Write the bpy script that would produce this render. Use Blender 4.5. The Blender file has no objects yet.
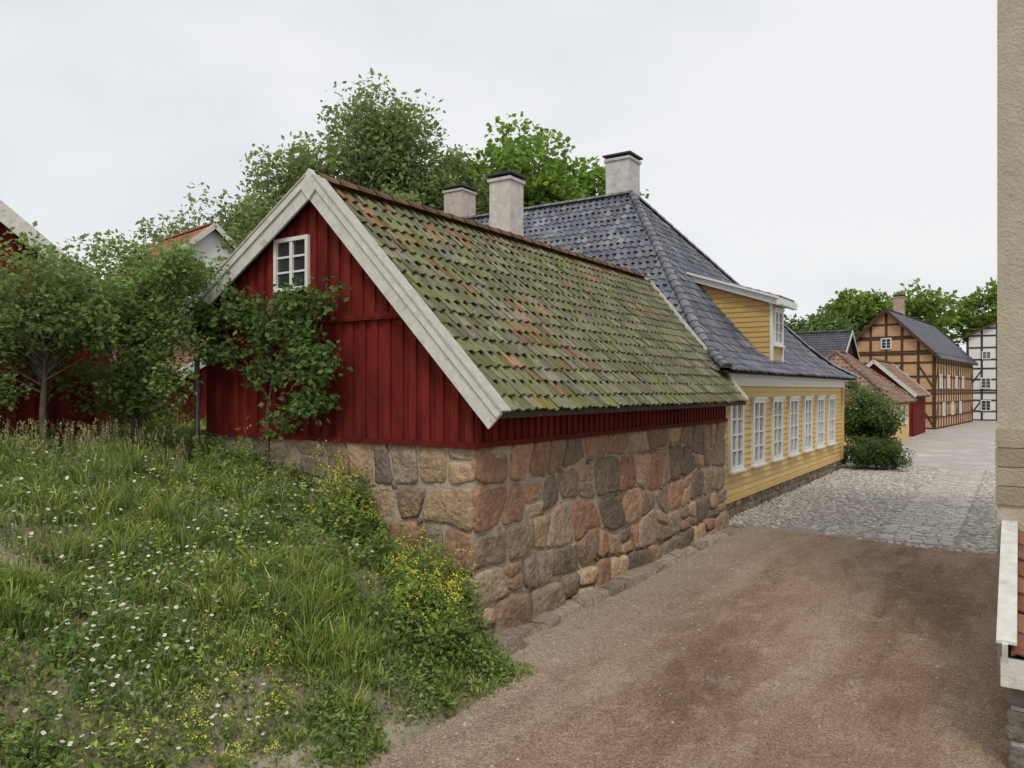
import bpy, math, random
import numpy as np
from mathutils import Matrix, Vector
random.seed(7); R=np.random.RandomState(11)
scn=bpy.context.scene
def A(*a): return np.array(a,float)
def nrm(v): return v/np.linalg.norm(v)
_T={}
def nz(x,y,s,seed=0):
    if seed not in _T: _T[seed]=np.random.RandomState(seed+100).rand(256,256)
    T=_T[seed]; x=np.asarray(x,float)*s+500; y=np.asarray(y,float)*s+500
    i=np.floor(x).astype(int); j=np.floor(y).astype(int); fx=x-i; fy=y-j
    fx=fx*fx*(3-2*fx); fy=fy*fy*(3-2*fy)
    a=T[i%256,j%256];b=T[(i+1)%256,j%256];c=T[i%256,(j+1)%256];d=T[(i+1)%256,(j+1)%256]
    return (a*(1-fx)+b*fx)*(1-fy)+(c*(1-fx)+d*fx)*fy
def fbm(x,y,s,seed=0): return .55*nz(x,y,s,seed)+.3*nz(x,y,s*2.1,seed+1)+.15*nz(x,y,s*4.3,seed+2)

class MB:
    def __init__(s): s.V=[];s.L=[];s.S=[];s.M=[];s.C=[];s.SM=[];s.n=0;s.xf=None
    def add(s,V,F,mat=0,col=(1,1,1),smooth=False):
        V=np.asarray(V,float).reshape(-1,3)
        if s.xf is not None:
            m=np.array(s.xf); V=V@m[:3,:3].T+m[:3,3]
        if isinstance(F,np.ndarray): L=F.ravel(); S=np.full(len(F),F.shape[1])
        else: L=np.array([i for f in F for i in f]); S=np.array([len(f) for f in F])
        col=np.asarray(col,float)
        if col.ndim==1: col=np.tile(col[:3],(len(V),1))
        s.V.append(V); s.L.append(L+s.n); s.S.append(S); s.M.append(np.full(len(S),mat)); s.C.append(col); s.SM.append(np.full(len(S),smooth)); s.n+=len(V)
    def obox(s,O,a,b,c,mat=0,col=(1,1,1)):
        O,a,b,c=[np.asarray(q,float) for q in (O,a,b,c)]
        V=[O,O+a,O+a+b,O+b,O+c,O+a+c,O+a+b+c,O+b+c]
        F=[(0,3,2,1),(4,5,6,7),(0,1,5,4),(1,2,6,5),(2,3,7,6),(3,0,4,7)]
        if np.dot(np.cross(a,b),c)<0: F=[f[::-1] for f in F]
        s.add(V,F,mat,col)
    def box(s,x0,x1,y0,y1,z0,z1,mat=0,col=(1,1,1)):
        s.obox((x0,y0,z0),(x1-x0,0,0),(0,y1-y0,0),(0,0,z1-z0),mat,col)
    def beam(s,P,Q,w,t,mat=0,col=(1,1,1)):
        P,Q,w,t=[np.asarray(q,float) for q in (P,Q,w,t)]
        s.obox(P-w/2-t/2,Q-P,w,t,mat,col)
    def tube(s,pts,rad,sides=6,mat=0,col=(1,1,1)):
        pts=[np.asarray(p,float) for p in pts]; V=[];n=len(pts)
        for i,p in enumerate(pts):
            d=nrm(pts[min(i+1,n-1)]-pts[max(i-1,0)]+1e-9)
            a=nrm(np.cross(d,A(.31,.2,.93) if abs(d[2])<.9 else A(1,.1,0))); b=np.cross(d,a)
            for k in range(sides):
                t=2*math.pi*k/sides; V.append(p+rad[i]*(math.cos(t)*a+math.sin(t)*b))
        F=[(i*sides+k,i*sides+(k+1)%sides,(i+1)*sides+(k+1)%sides,(i+1)*sides+k) for i in range(n-1) for k in range(sides)]
        F.append(tuple(range((n-1)*sides,n*sides)))
        s.add(V,F,mat,col,True)
    def obj(s,name,mats,parent=None):
        V=np.concatenate(s.V);L=np.concatenate(s.L).astype(np.int32);S=np.concatenate(s.S).astype(np.int32)
        me=bpy.data.meshes.new(name); me.vertices.add(len(V)); me.vertices.foreach_set('co',V.ravel())
        me.loops.add(len(L)); me.loops.foreach_set('vertex_index',L)
        me.polygons.add(len(S)); st=np.concatenate([[0],np.cumsum(S)[:-1]]).astype(np.int32)
        me.polygons.foreach_set('loop_start',st)
        for m in mats: me.materials.append(m)
        me.polygons.foreach_set('material_index',np.concatenate(s.M).astype(np.int32))
        me.polygons.foreach_set('use_smooth',np.concatenate(s.SM).astype(bool))
        c=np.concatenate(s.C); at=me.color_attributes.new('col','FLOAT_COLOR','POINT')
        at.data.foreach_set('color',np.hstack([c,np.ones((len(c),1))]).ravel())
        me.update(calc_edges=True); me.validate()
        o=bpy.data.objects.new(name,me); scn.collection.objects.link(o)
        if parent is not None:
            o.parent=parent; o.matrix_parent_inverse=Matrix.Translation(-parent.location)
        return o
def empty(name,loc):
    e=bpy.data.objects.new(name,None); e.location=loc; e.empty_display_size=.3; scn.collection.objects.link(e); return e

# ---------------- materials
def rgba(c): return (c[0],c[1],c[2],1)
def pm(name,c1,c2,scale=6,rough=.8,bump=.3,bscale=30,spec=.3,c3=None,s3=1.5,th3=(.5,.65),stretch=(1,1,1),trans=0,dist=.02,vor=0,metal=0,detail=5):
    m=bpy.data.materials.new(name); m.use_nodes=True; nt=m.node_tree; nt.nodes.clear(); N=nt.nodes.new; K=nt.links.new
    out=N('ShaderNodeOutputMaterial'); at=N('ShaderNodeAttribute'); at.attribute_name='col'
    if trans>0:
        b=N('ShaderNodeBsdfDiffuse'); t=N('ShaderNodeBsdfTranslucent'); K(at.outputs['Color'],b.inputs['Color']); K(at.outputs['Color'],t.inputs['Color']); ms=N('ShaderNodeMixShader'); ms.inputs[0].default_value=trans
        K(b.outputs[0],ms.inputs[1]); K(t.outputs[0],ms.inputs[2]); K(ms.outputs[0],out.inputs[0]); return m
    b=N('ShaderNodeBsdfPrincipled')
    tc=N('ShaderNodeTexCoord'); mp=N('ShaderNodeMapping'); mp.inputs['Scale'].default_value=stretch; K(tc.outputs['Object'],mp.inputs['Vector'])
    n1=N('ShaderNodeTexNoise'); n1.inputs['Scale'].default_value=scale; n1.inputs['Detail'].default_value=detail; n1.inputs['Roughness'].default_value=.62; K(mp.outputs[0],n1.inputs['Vector'])
    r1=N('ShaderNodeMapRange'); r1.inputs[1].default_value=.33; r1.inputs[2].default_value=.67; K(n1.outputs[0],r1.inputs[0])
    mx=N('ShaderNodeMixRGB'); mx.inputs[1].default_value=rgba(c1); mx.inputs[2].default_value=rgba(c2); K(r1.outputs[0],mx.inputs[0])
    cur=mx.outputs[0]
    if c3 is not None:
        n3=N('ShaderNodeTexNoise'); n3.inputs['Scale'].default_value=s3; n3.inputs['Detail'].default_value=8; n3.inputs['Roughness'].default_value=.7; K(mp.outputs[0],n3.inputs['Vector'])
        r3=N('ShaderNodeMapRange'); r3.inputs[1].default_value=th3[0]; r3.inputs[2].default_value=th3[1]; K(n3.outputs[0],r3.inputs[0])
        m3=N('ShaderNodeMixRGB'); m3.inputs[2].default_value=rgba(c3); K(cur,m3.inputs[1]); K(r3.outputs[0],m3.inputs[0]); cur=m3.outputs[0]
    mu=N('ShaderNodeMixRGB'); mu.blend_type='MULTIPLY'; mu.inputs[0].default_value=1; K(cur,mu.inputs[1]); K(at.outputs['Color'],mu.inputs[2]); co=mu.outputs[0]
    K(co,b.inputs['Base Color']); b.inputs['Roughness'].default_value=rough; b.inputs['Specular IOR Level'].default_value=spec; b.inputs['Metallic'].default_value=metal
    if bump>0:
        bn=N('ShaderNodeTexNoise'); bn.inputs['Scale'].default_value=bscale; bn.inputs['Detail'].default_value=5; K(mp.outputs[0],bn.inputs['Vector'])
        bp=N('ShaderNodeBump'); bp.inputs['Strength'].default_value=bump; bp.inputs['Distance'].default_value=dist
        if vor:
            vn=N('ShaderNodeTexVoronoi'); vn.inputs['Scale'].default_value=vor; K(mp.outputs[0],vn.inputs['Vector'])
            ad=N('ShaderNodeMath'); ad.operation='SUBTRACT'; K(bn.outputs[0],ad.inputs[0]); K(vn.outputs['Distance'],ad.inputs[1]); K(ad.outputs[0],bp.inputs['Height'])
        else: K(bn.outputs[0],bp.inputs['Height'])
        K(bp.outputs[0],b.inputs['Normal'])
    K(b.outputs[0],out.inputs[0])
    return m
m_red=pm('red_paint_wood',(.2,.024,.016),(.125,.013,.01),5,.8,.3,18,.15,c3=(.075,.013,.012),s3=2.5,th3=(.48,.8),stretch=(1,1,.25))
m_white=pm('weathered_white_wood',(.7,.69,.64),(.55,.54,.49),8,.7,.3,40,.3,c3=(.33,.32,.28),s3=7,th3=(.56,.75))
m_whitef=pm('white_frame_paint',(.77,.77,.74),(.68,.68,.65),6,.5,.1,40)
m_stone=pm('granite_stone',(1.1,1.06,1.0),(.64,.6,.57),11,.9,1.0,16,.18,c3=(.52,.5,.47),s3=3.5,th3=(.52,.74),dist=.045,detail=10)
m_mortar=pm('lime_mortar',(.52,.455,.37),(.34,.29,.235),7,.95,.9,45,.1,dist=.03)
m_tile=pm('mossy_clay_tile',(1,1,1),(.6,.6,.59),12,.85,.5,50,.25,c3=(.70,.80,.42),s3=2.6,th3=(.42,.62),dist=.01)
m_slate=pm('glazed_dark_tile',(1,1,1),(.75,.76,.8),9,.36,.15,20,.5,c3=(1.4,1.35,1.3),s3=1.2,th3=(.52,.8),dist=.01)
m_redtile=pm('red_clay_tile',(1,1,1),(.7,.65,.62),8,.8,.3,40,.25,c3=(.55,.55,.45),s3=2,th3=(.5,.75))
m_dark=pm('dark_tarred_wood',(.03,.025,.02),(.05,.04,.03),10,.8,.2,30)
m_yellow=pm('yellow_paint_wood',(.68,.48,.19),(.6,.415,.16),4,.65,.15,30,.25,c3=(.5,.36,.16),s3=1.4,th3=(.55,.85),stretch=(1,.3,1))
m_glass=bpy.data.materials.new('window_glass'); m_glass.use_nodes=True
_b=m_glass.node_tree.nodes['Principled BSDF']; _b.inputs['Base Color'].default_value=(.03,.036,.04,1); _b.inputs['Roughness'].default_value=.06; _b.inputs['Specular IOR Level'].default_value=.8
m_glass2=pm('curtained_glass',(.14,.155,.16),(.3,.31,.31),2.5,.1,.03,4,.8)
m_plast=pm('grey_white_plaster',(.62,.6,.58),(.46,.44,.42),5,.9,.4,30,.2,c3=(.3,.27,.25),s3=3,th3=(.56,.8))
m_beige=pm('beige_rough_plaster',(.5,.45,.345),(.41,.365,.275),4,.92,.8,35,.15,c3=(.3,.26,.195),s3=2.2,th3=(.54,.85),dist=.02)
m_cap=pm('slate_cap',(.04,.04,.045),(.07,.07,.075),10,.7,.3,30)
m_metal=pm('zinc_pipe',(.3,.31,.32),(.22,.23,.24),8,.45,.1,30,.5,metal=.6)
m_bark=pm('bark',(.15,.12,.09),(.075,.06,.045),14,.9,.8,30,.15,stretch=(1,1,.3))
m_birch=pm('birch_bark',(.4,.38,.35),(.1,.09,.08),6,.8,.4,20,.15,stretch=(1,1,3))
m_leaf=pm('leaf',(1,1,1),(1,1,1),trans=.35)
m_grass=pm('grass_blade',(1,1,1),(1,1,1),trans=.3)
m_petal=pm('petal',(1,1,1),(1,1,1),trans=.2)
m_cob=pm('cobble_stone',(1,1,1),(.72,.71,.7),16,.8,.5,40,.25,dist=.01)
m_joint=pm('sand_joint',(.4,.355,.295),(.28,.245,.2),12,.95,.7,80,.1)
m_soil=pm('soil',(.17,.155,.08),(.26,.21,.14),1.6,.95,.9,40,.1,c3=(.4,.35,.28),s3=.9,th3=(.5,.63),dist=.03)
m_found=pm('foundation_stone',(.25,.23,.21),(.14,.125,.115),4,.9,.8,14,.2,vor=3,dist=.04)
m_brown=pm('brown_timber',(.1,.055,.03),(.055,.03,.02),8,.8,.3,25)
m_pebble=pm('pebble',(1,1,1),(.8,.8,.8),20,.85,.2,50)

def brickmat(name,c1,c2,mort,scale=2.2):
    m=bpy.data.materials.new(name); m.use_nodes=True; nt=m.node_tree; b=nt.nodes['Principled BSDF']
    tc=nt.nodes.new('ShaderNodeTexCoord'); mp=nt.nodes.new('ShaderNodeMapping'); mp.inputs['Rotation'].default_value=(math.radians(90),0,math.radians(20))
    br=nt.nodes.new('ShaderNodeTexBrick'); br.inputs['Scale'].default_value=scale; br.inputs['Color1'].default_value=rgba(c1); br.inputs['Color2'].default_value=rgba(c2); br.inputs['Mortar'].default_value=rgba(mort); br.inputs['Mortar Size'].default_value=.02
    nt.links.new(tc.outputs['Object'],mp.inputs[0]); nt.links.new(mp.outputs[0],br.inputs[0]); nt.links.new(br.outputs[0],b.inputs['Base Color']); b.inputs['Roughness'].default_value=.9
    return m
m_brick=brickmat('ochre_brick',(.64,.36,.17),(.54,.29,.13),(.47,.37,.26))

def roadmat():
    m=bpy.data.materials.new('dirt_gravel'); m.use_nodes=True; nt=m.node_tree; N=nt.nodes.new; K=nt.links.new; b=nt.nodes['Principled BSDF']
    tc=N('ShaderNodeTexCoord')
    def noise(s,d=6,st=(1,1,1),r=.6):
        mp=N('ShaderNodeMapping'); mp.inputs['Scale'].default_value=st; K(tc.outputs['Object'],mp.inputs[0])
        n=N('ShaderNodeTexNoise'); n.inputs['Scale'].default_value=s; n.inputs['Detail'].default_value=d; n.inputs['Roughness'].default_value=r; K(mp.outputs[0],n.inputs['Vector']); return n.outputs[0]
    def rng(x,a,c,lo=0,hi=1):
        r=N('ShaderNodeMapRange'); r.inputs[1].default_value=a; r.inputs[2].default_value=c; r.inputs[3].default_value=lo; r.inputs[4].default_value=hi; K(x,r.inputs[0]); return r.outputs[0]
    def math_(op,a,c,d=None):
        x=N('ShaderNodeMath'); x.operation=op
        for i,q in enumerate((a,c,d)):
            if q is None: continue
            if isinstance(q,(int,float)): x.inputs[i].default_value=q
            else: K(q,x.inputs[i])
        return x.outputs[0]
    def mix(f,a,c,bt='MIX'):
        x=N('ShaderNodeMixRGB'); x.blend_type=bt
        if isinstance(f,float): x.inputs[0].default_value=f
        else: K(f,x.inputs[0])
        for i,q in ((1,a),(2,c)):
            if isinstance(q,tuple): x.inputs[i].default_value=rgba(q)
            else: K(q,x.inputs[i])
        return x.outputs[0]
    c=mix(rng(noise(.55,6,(1,.45,1)),.38,.62),(.265,.17,.112),(.37,.265,.185))
    c=mix(rng(noise(.8,9,(1,.28,1),.75),.48,.62,0,.9),c,(.19,.118,.078))
    c=mix(rng(noise(2.6,9,(1,.6,1),.78),.52,.66,0,.75),c,(.45,.345,.25))
    c=mix(rng(noise(5.5,9,(1,.8,1),.8),.55,.68,0,.6),c,(.17,.11,.075))
    sx=N('ShaderNodeSeparateXYZ'); K(tc.outputs['Object'],sx.inputs[0])
    # compacted, paler wheel tracks along the street
    wob=math_('MULTIPLY_ADD',noise(.35,3,(1,.5,1)),1.6,sx.outputs[0])
    tr=math_('SINE',math_('MULTIPLY',wob,3.7),0)
    tr=math_('MULTIPLY',rng(tr,.35,1.0,0,.55),rng(noise(1.7,7,(1,.35,1)),.35,.6))
    c=mix(tr,c,(.46,.36,.27))
    ad=math_('MULTIPLY_ADD',noise(1.1,5),1.6,sx.outputs[0])
    c=mix(rng(ad,-2.9,-4.1,0,.75),c,(.42,.35,.28))
    v=N('ShaderNodeTexVoronoi'); v.inputs['Scale'].default_value=60; K(tc.outputs['Object'],v.inputs['Vector'])
    bw=N('ShaderNodeRGBToBW'); K(v.outputs['Color'],bw.inputs[0])
    sp=rng(bw.outputs[0],.2,.85,.62,1.4); cc=N('ShaderNodeCombineXYZ'); [K(sp,cc.inputs[i]) for i in range(3)]
    c=mix(.8,c,cc.outputs[0],'MULTIPLY')
    g=rng(noise(60,6,r=.88),.3,.7,.68,1.32); c2=N('ShaderNodeCombineXYZ'); [K(g,c2.inputs[i]) for i in range(3)]
    c=mix(1.0,c,c2.outputs[0],'MULTIPLY')
    K(c,b.inputs['Base Color']); b.inputs['Roughness'].default_value=.93; b.inputs['Specular IOR Level'].default_value=.1
    h=math_('SUBTRACT',noise(7,10,r=.72),math_('MULTIPLY',v.outputs['Distance'],.2))
    bp=N('ShaderNodeBump'); bp.inputs['Strength'].default_value=.85; bp.inputs['Distance'].default_value=.05; K(h,bp.inputs['Height']); K(bp.outputs[0],b.inputs['Normal'])
    return m
m_road=roadmat()
m_cobfar=pm('far_cobbles',(.5,.465,.42),(.33,.305,.275),9,.85,1,8,.2,vor=7,dist=.05,c3=(.55,.51,.46),s3=.6,th3=(.5,.65))

# ---------------- terrain
_gx=[0,.7,1.8,3.2,5,6.1,8,60]; _gz=[0,.42,1.05,1.55,2.0,2.17,2.25,2.35]
def H(x,y):
    x=np.asarray(x,float); y=np.asarray(y,float)
    t=-4.6-x+.35*(nz(x,y,1.1,3)-.5)-.45*np.clip((y-6.5)/.5,0,1)
    k=np.clip(t,0,1)
    ga=np.interp(t,_gx,_gz)+.24*(nz(x,y,.8,4)-.5)*k+.1*(nz(x,y,2.3,5)-.5)*k
    gb=2.2*np.clip((-5.9-x)/1.2,0,1)
    w=np.clip((y-7.0)/.9,0,1); g=ga*(1-w)+gb*w
    return g*np.clip((29-y)/5,0,1)
def sheet(name,xs,ys,zf,mat,dz=0):
    X,Y=np.meshgrid(xs,ys,indexing='ij'); Z=zf(X,Y)+dz
    V=np.stack([X,Y,Z],-1).reshape(-1,3); n=len(ys)
    i,j=np.meshgrid(np.arange(len(xs)-1),np.arange(n-1),indexing='ij'); a=(i*n+j).ravel()
    mb=MB(); mb.add(V,np.stack([a,a+n,a+n+1,a+1],1),0,(1,1,1),True); return mb.obj(name,[mat])
gx=np.concatenate([[-900,-400,-200,-100,-60,-40,-30,-25],np.arange(-22,-4,.15),[-4,0,5,12,30,80,200,400,900]])
gy=np.concatenate([[-900,-300,-100,-40,-15,-8],np.arange(-5,20,.15),np.arange(20,34,1.),[36,50,70,95,150,300,900]])
sheet('ground',gx,gy,H,m_soil)
rx=np.arange(-5.5,7.6,.25); ry=np.concatenate([np.arange(-12,17.2,.4),[17.15]])
sheet('dirt_road',rx,ry,lambda x,y:0*x,m_road,.005)
sheet('cobbled_street_bed',np.array([-5.9,0,8.]),np.array([17.15,34.1]),lambda x,y:0*x,m_joint,.004)
sheet('cobbled_street',np.array([-40,-5.9,0,8,14.]),np.array([34.1,60,90.,130]),lambda x,y:0*x,m_cobfar,.02)
# gravel
mb=MB(); n=18000
px=R.uniform(-5.2,3,n); py=R.uniform(2,17,n); 
edge=R.rand(n)<.55; px[edge]=-5.1+np.abs(R.randn(edge.sum()))*.7; 
s=R.uniform(.004,.011,n)*(1+1.5*(R.rand(n)<.05))
base=A(.38,.3,.235)*R.uniform(.5,1.6,(n,1)); 
O=np.array([[1,0,0],[-.5,.87,0],[-.5,-.87,0],[0.1,0,.8]]); 
zz=np.maximum(H(px,py),.005)
V=O[None]*s[:,None,None]*R.uniform(.7,1.3,(n,4,1))+np.stack([px,py,zz],1)[:,None]
a=np.arange(n)*4
F=np.concatenate([np.stack([a,a+1,a+3],1),np.stack([a+1,a+2,a+3],1),np.stack([a+2,a,a+3],1)])
mb.add(V.reshape(-1,3),F,0,np.repeat(base,4,0),True); mb.obj('gravel',[m_pebble])

# cobbles
mb=MB(); Vs=[];Fs=[];Cs=[];cnt=0; g=.14
for yi in range(int((34.2-16.5)/g)):
    for xi in range(int(12.5/g)):
        x=-5.8+xi*g+(yi%2)*g*.5+random.uniform(-.03,.03); y=16.5+yi*g+random.uniform(-.03,.03)
        if -2.55<x<-1.05 and y>17.2: continue
        if y<16.6+1.1*float(nz(x,0,.5,9))+.4*float(nz(x,y,3,8)): continue
        k=6; rr=g*.5*random.uniform(.75,1.08); ph=random.random()*6; ax=random.uniform(.8,1.2)
        h=.032+random.uniform(-.01,.014); c=random.choice([(.57,.54,.5),(.48,.45,.42),(.64,.61,.56),(.53,.45,.4),(.39,.375,.36),(.68,.65,.6),(.58,.52,.45)])
        f=random.uniform(.8,1.12)
        for q,(sc,z) in enumerate(((1,.0),(.88,h*.75),(.5,h))):
            for t in range(k):
                an=ph+2*math.pi*t/k; Vs.append((x+math.cos(an)*rr*sc*ax,y+math.sin(an)*rr*sc/ax,z)); Cs.append([v*f for v in c])
        for q in range(2):
            for t in range(k): Fs.append((cnt+q*k+t,cnt+q*k+(t+1)%k,cnt+(q+1)*k+(t+1)%k,cnt+(q+1)*k+t))
        Fs.append(tuple(cnt+2*k+t for t in range(k))); cnt+=3*k
mb.add(Vs,Fs,0,Cs,True)
y=17.25
while y<34:
    dy=random.uniform(.15,.22); x=-2.5+random.uniform(-.06,.06)
    while x<-1.15:
        dx=random.uniform(.18,.36); f=random.uniform(.8,1.15); e=.008
        x1=min(x+dx,-1.08); z=.03+random.uniform(0,.01)
        V=[(x+e,y+e,0),(x1-e,y+e,0),(x1-e,y+dy-e,0),(x+e,y+dy-e,0)]+[(x+e+.01,y+e+.01,z),(x1-e-.01,y+e+.01,z),(x1-e-.01,y+dy-e-.01,z),(x+e+.01,y+dy-e-.01,z)]
        V=np.array(V)+R.uniform(-.006,.006,(8,3))
        mb.add(V,[(4,5,6,7),(0,1,5,4),(1,2,6,5),(2,3,7,6),(3,0,4,7)],0,(.57*f,.525*f,.47*f)); x=x1
    y+=dy
mb.obj('cobblestones',[m_cob])

# ---------------- stones
PAL=[(.46,.315,.215),(.51,.37,.25),(.36,.255,.185),(.39,.31,.235),(.55,.42,.29),(.32,.255,.2),(.46,.295,.2),(.56,.465,.33),(.28,.23,.19),(.42,.335,.255),(.5,.375,.26),(.42,.255,.18),(.37,.3,.235)]
def stone(mb,poly,O,U,N,depth,rs,col):
    P=np.array(poly); c=P.mean(0)
    for it in range(2):
        Q=[];n=len(P)
        for i in range(n):
            a,b=P[i],P[(i+1)%n]; k=.17 if it==0 else .25; Q+= [a*(1-k)+b*k,a*k+b*(1-k)]
        P=np.array(Q)
    n=len(P); d=P-c; L=np.linalg.norm(d,axis=1,keepdims=True); P=c+d*(1-np.minimum(rs.uniform(.014,.032),L*.22)/L)
    ph=rs.rand(3)*6; an=np.arctan2(d[:,1],d[:,0]); P=c+(P-c)*(1+.02*np.sin(3*an+ph[0])+.02*np.sin(6*an+ph[1]))[:,None]
    P=P+rs.uniform(-.008,.008,P.shape)
    V=[]; tx,ty=rs.uniform(-.2,.2,2)
    rings=[(1,-.02),(1.0,depth*.35),(.96,depth*.8),(.84,depth*.98),(.55,depth*1.0),(.28,depth*1.03)]
    for sc,dn in rings:
        for p in P:
            q=c+(p-c)*sc; k=0 if dn<0 else dn+(rs.uniform(-.007,.007) if sc<.97 else 0)+(q-c)@A(tx,ty)*.4+.035*(float(nz(q[0]+O[0],q[1]+O[1],5,70))-.5)+.02*(float(nz(q[0]+O[0],q[1]+O[1],14,71))-.5)
            V.append(O+U*q[0]+A(0,0,1)*q[1]+N*max(k,-.02))
    V.append(O+U*c[0]+A(0,0,1)*c[1]+N*depth*1.03)
    F=[(r*n+i,r*n+(i+1)%n,(r+1)*n+(i+1)%n,(r+1)*n+i) for r in range(len(rings)-1) for i in range(n)]
    b=(len(rings)-1)*n
    F+=[(b+i,b+(i+1)%n,len(V)-1) for i in range(n)]
    if np.dot(np.cross(U,A(0,0,1)),N)<0: F=[f[::-1] for f in F]
    mb.add(V,F,0,col,True)
def stonewall(mb,O,U,N,length,rows,seed,wr=(.32,.8),flare=.07,dep=.05,amp=.3):
    rs=np.random.RandomState(seed)
    bd=lambda i,u: rows[i]+(0 if i in(0,len(rows)-1) else amp*(float(nz(u,i*7.3,1.3,seed))-.5)+.12*(float(nz(u,i*3.1,3.6,seed+1))-.5))
    for r in range(len(rows)-1):
        u=0
        sk0=0
        while u<length-.05:
            w=rs.uniform(*wr)
            if rs.rand()<.25: w*=.6
            if length-(u+w)<.3: w=length-u
            u1=u+w; sk=rs.uniform(-.13,.13)*min(1,w/.5) if u1<length-.01 else 0
            z0,z1=bd(r,u),bd(r,u1); t0,t1=bd(r+1,u),bd(r+1,u1); um=(u+u1)/2; zm=bd(r,um); tm=bd(r+1,um)
            col=np.array(PAL[rs.randint(len(PAL))])*rs.uniform(.75,1.2)
            d=dep*rs.uniform(.7,1.35)+(flare*(1 if r==0 else .35 if r==1 else 0))
            bl=(u-sk0,z0);br=(u1-sk,z1);tr=(u1+sk,t1);tl=(u+sk0,t0)
            if w<.62 and rs.rand()<.35 and t0-z0>.36:
                k=rs.uniform(.35,.65); ml=(u,z0*(1-k)+t0*k);mr=(u1,z1*(1-k)+t1*k+rs.uniform(-.06,.06))
                stone(mb,[bl,br,mr,ml],O,U,N,d,rs,col); col=np.array(PAL[rs.randint(len(PAL))])*rs.uniform(.8,1.15)
                stone(mb,[ml,mr,tr,tl],O,U,N,d,rs,col)
            else: stone(mb,[bl,(um,zm),br,tr,(um,tm),tl],O,U,N,d,rs,col)
            if rs.rand()<.5 and u1<length-.1 and r>0:
                cx,cz=u1-sk,z1; q=rs.uniform(.035,.07); pl=[(cx+q*math.cos(a_)*rs.uniform(.8,1.3),cz+q*math.sin(a_)*.8) for a_ in np.linspace(0,5.2,6)]
                stone(mb,pl,O,U,N,d*.75,rs,np.array(PAL[rs.randint(len(PAL))])*.8)
            u=u1; sk0=sk
# ---------------- boards
def boards(mb,O,U,N,length,z0,zt,bw,mat,ow=.62,pr=.028,rs=None,cv=.16):
    rs=rs or R; n=max(1,int(round(length/bw))); bw=length/n
    def bd(u0,u1,n0,n1,f):
        a,b=zt(u0),zt(u1)
        if min(a,b)<=z0+.01: return
        zb=z0-rs.uniform(0,.012)
        P=lambda u,z,q: O+U*u+N*q+A(0,0,z)
        V=[P(u0,zb,n0),P(u1,zb,n0),P(u1,b,n0),P(u0,a,n0),P(u0,zb,n1),P(u1,zb,n1),P(u1,b,n1),P(u0,a,n1)]
        F=[(4,5,6,7),(0,1,5,4),(1,2,6,5),(2,3,7,6),(3,0,4,7)]
        if np.dot(np.cross(U,A(0,0,1)),N)<0: F=[f_[::-1] for f_ in F]
        mb.add(V,F,mat,(f,f,f))
    for i in range(n):
        f=rs.uniform(1-cv,1+cv); bd(i*bw,(i+1)*bw,-.02,.0,f*.85)
        f=rs.uniform(1-cv,1+cv); w=bw*ow; o=rs.uniform(-.006,.006); bd(i*bw+bw*.5-w/2+o,i*bw+bw*.5+w/2+o,0.001,pr,f)
def window(mb,O,U,N,w,h,cols,rows,mf=0,mg=1,fr=.09,proud=.05,sill=True):
    O,U,N=[np.asarray(q,float) for q in(O,U,N)]; Z=A(0,0,1)
    bx=lambda u0,u1,z0,z1,n0,n1,m: mb.obox(O+U*u0+Z*z0+N*n0,U*(u1-u0),Z*(z1-z0),N*(n1-n0),m)
    bx(0,fr,0,h,-.02,proud,mf);bx(w-fr,w,0,h,-.02,proud,mf);bx(fr,w-fr,h-fr,h,-.02,proud-.002,mf);bx(fr,w-fr,0,fr,-.02,proud-.002,mf)
    if sill: bx(-.05,w+.05,-.05,.0,-.02,proud+.05,mf); bx(-.04,w+.04,h,h+.05,-.02,proud+.04,mf)
    bx(fr,w-fr,fr,h-fr,-.015,.008,mg)
    for i in range(1,cols):
        u=fr+(w-2*fr)*i/cols; t=.03 if cols==2 or i==cols//2 else .013; bx(u-t,u+t,fr,h-fr,0,proud-.012,mf)
    for j in range(1,rows):
        z=fr+(h-2*fr)*j/rows; bx(fr,w-fr,z-.014,z+.014,0,proud-.02,mf)
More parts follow.
